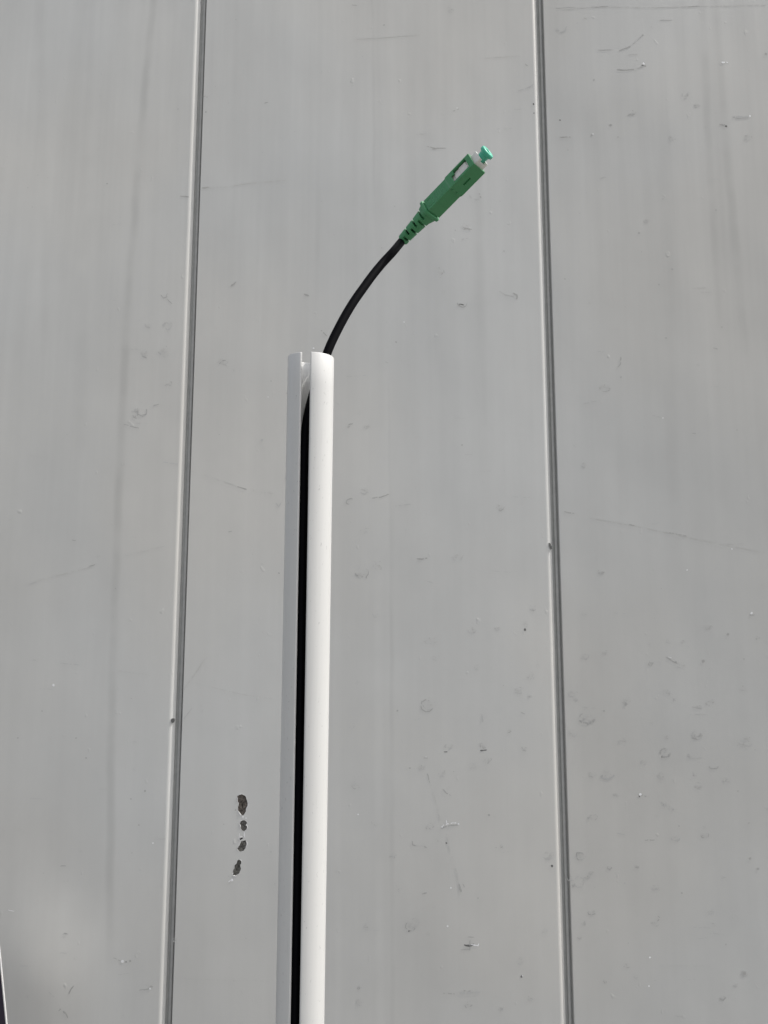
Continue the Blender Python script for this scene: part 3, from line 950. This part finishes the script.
# strain relief boot: collar, then a segmented taper
bm = bmesh.new()
SEG = 56
def sag(x):
    """the rubber boot bends a little with the cable"""
    return 0.00045 * min(x / 20.0, 0.0) ** 2
def ring_r(a, b, p, th):
    c, s = math.cos(th), math.sin(th)
    return (abs(c / a) ** p + abs(s / b) ** p) ** (-1 / p)
stops = [(0.15, 3.9, 3.2, 6), (-0.45, 3.9, 3.2, 6), (-0.50, 5.0, 4.2, 5), (-0.65, 5.2, 4.4, 5), (-1.95, 5.2, 4.4, 5), (-2.1, 5.0, 4.2, 5), (-2.15, 4.35, 3.95, 4), (-3.4, 4.15, 3.85, 3.2),
         (-5.5, 3.7, 3.55, 2.4), (-10, 3.35, 3.25, 2.1), (-15, 3.05, 3.0, 2), (-19.9, 2.75, 2.7, 2), (-20.2, 2.6, 2.55, 2), (-20.25, 2.0, 2.0, 2)]
def interp(x):
    for (x0, a0, b0, p0), (x1, a1, b1, p1) in zip(stops[:-1], stops[1:]):
        if x <= x0 and x >= x1:
            t = (x0 - x) / (x0 - x1)
            return a0 + (a1 - a0) * t, b0 + (b1 - b0) * t, p0 + (p1 - p0) * t
    return stops[-1][1:]
xsb = [s[0] for s in stops if s[0] >= -3.4 or s[0] <= -19.9]
x = -3.5
while x > -19.8:
    xsb.append(x); x -= 0.12
xsb = sorted(set(xsb), reverse=True)
# side 0 opens up-left and viewer-wards, side 1 down-right; plus matching cuts offset by half a pitch
cuts = []
for gx in (-4.7, -9.8, -15.1):
    cuts.append((gx, 0.0))
for gx in (-7.2, -12.5, -17.8):
    cuts.append((gx, math.pi))
# angle of the up-left direction in (N1,N2) polar coordinates
thP = math.atan2(P_.dot(N2), P_.dot(N1))
rows = []
for x in xsb:
    a, b, p = interp(x)
    row = []
    for i in range(SEG):
        th = 2 * math.pi * i / SEG
        r = ring_r(a, b, p, th)
        for gx, side in cuts:
            d = abs(x - gx)
            dth = math.atan2(math.sin(th - thP - side), math.cos(th - thP - side))
            if d < 0.48 and abs(dth) < 1.75:
                r -= 1.4
                break
        row.append(bm.verts.new(cw(x, r * math.cos(th), r * math.sin(th)) - P_ * sag(x)))
    rows.append(row)
for a, b in zip(rows[:-1], rows[1:]):
    for i in range(SEG):
        f = bm.faces.new((a[i], a[(i + 1) % SEG], b[(i + 1) % SEG], b[i]))
bm.faces.new(rows[0]); bm.faces.new(rows[-1])
bmesh.ops.recalc_face_normals(bm, faces=bm.faces)
for f in bm.faces: f.smooth = True
for e in bm.edges:
    if len(e.link_faces) == 2 and e.link_faces[0].normal.angle(e.link_faces[1].normal, 0) > math.radians(32):
        e.smooth = False
link_bm('strain_relief_boot', bm, M_boot, cord, cw(-9, 0, 0))

# black jacket: up inside the tube, past its rim and over to the boot
CR = 0.00196
def tl(s, dx, dv_):
    return T_top + ax * s + r_ * dx + v_ * dv_
ctrl = [tl(-L_tube + 0.004, -0.0022, 0.0056), tl(-1.0, -0.0022, 0.0056), tl(-0.5, -0.0023, 0.0058), tl(-0.25, -0.0022, 0.0058),
        tl(-0.12, -0.0023, 0.0058), tl(-0.065, -0.0023, 0.0057), tl(-0.040, -0.0023, 0.0052), tl(-0.026, -0.0009, 0.0042),
        tl(-0.014, 0.0019, 0.0026), tl(-0.004, 0.0049, 0.0006),
        at_depth(328.6, 349.4, 0.3362), at_depth(332.7, 340, 0.3378), at_depth(338.9, 327.5, 0.3400), at_depth(346.1, 314.2, 0.3427), at_depth(354.2, 301.0, 0.3456),
        at_depth(363.3, 288.1, 0.3490), at_depth(372.7, 275.2, 0.3526), at_depth(382.4, 263.4, 0.3562), at_depth(392.7, 252.2, 0.3596),
        cw(-20.0, 0, 0) - P_ * sag(-20), cw(-14, 0, 0) - P_ * sag(-14), cw(-8, 0, 0)]
def catmull(P, n=10):
    out = []
    for i in range(len(P) - 1):
        p0 = P[max(i - 1, 0)]; p1 = P[i]; p2 = P[i + 1]; p3 = P[min(i + 2, len(P) - 1)]
        # centripetal tangents keep uneven spacing from overshooting
        d1 = max((p1 - p0).length, 1e-6) ** .5; d2 = max((p2 - p1).length, 1e-6) ** .5; d3 = max((p3 - p2).length, 1e-6) ** .5
        t1 = (p2 - p1) if i == 0 else ((p1 - p0) / d1 - (p2 - p0) / (d1 + d2) + (p2 - p1) / d2) * d2
        t2 = (p2 - p1) if i == len(P) - 2 else ((p2 - p1) / d2 - (p3 - p1) / (d2 + d3) + (p3 - p2) / d3) * d2
        for k_ in range(n):
            t = k_ / n
            out.append(p1 * (2 * t ** 3 - 3 * t * t + 1) + t1 * (t ** 3 - 2 * t * t + t) + p2 * (3 * t * t - 2 * t ** 3) + t2 * (t ** 3 - t * t))
    out.append(P[-1])
    return out
path = catmull(ctrl)
bm = bmesh.new()
prev = None
side = v_.copy()
for i, p in enumerate(path):
    t = (path[min(i + 1, len(path) - 1)] - path[max(i - 1, 0)]).normalized()
    side = (side - t * side.dot(t)).normalized()
    up2 = t.cross(side)
    row = [bm.verts.new(p + side * (math.cos(2 * math.pi * j / 24) * CR) + up2 * (math.sin(2 * math.pi * j / 24) * CR)) for j in range(24)]
    if prev:
        for j in range(24):
            bm.faces.new((prev[j], prev[(j + 1) % 24], row[(j + 1) % 24], row[j])).smooth = True
    else:
        bm.faces.new(row)
    prev = row
bm.faces.new(prev)
bmesh.ops.recalc_face_normals(bm, faces=bm.faces)
link_bm('cable_jacket', bm, M_jacket, cord, T_foot)
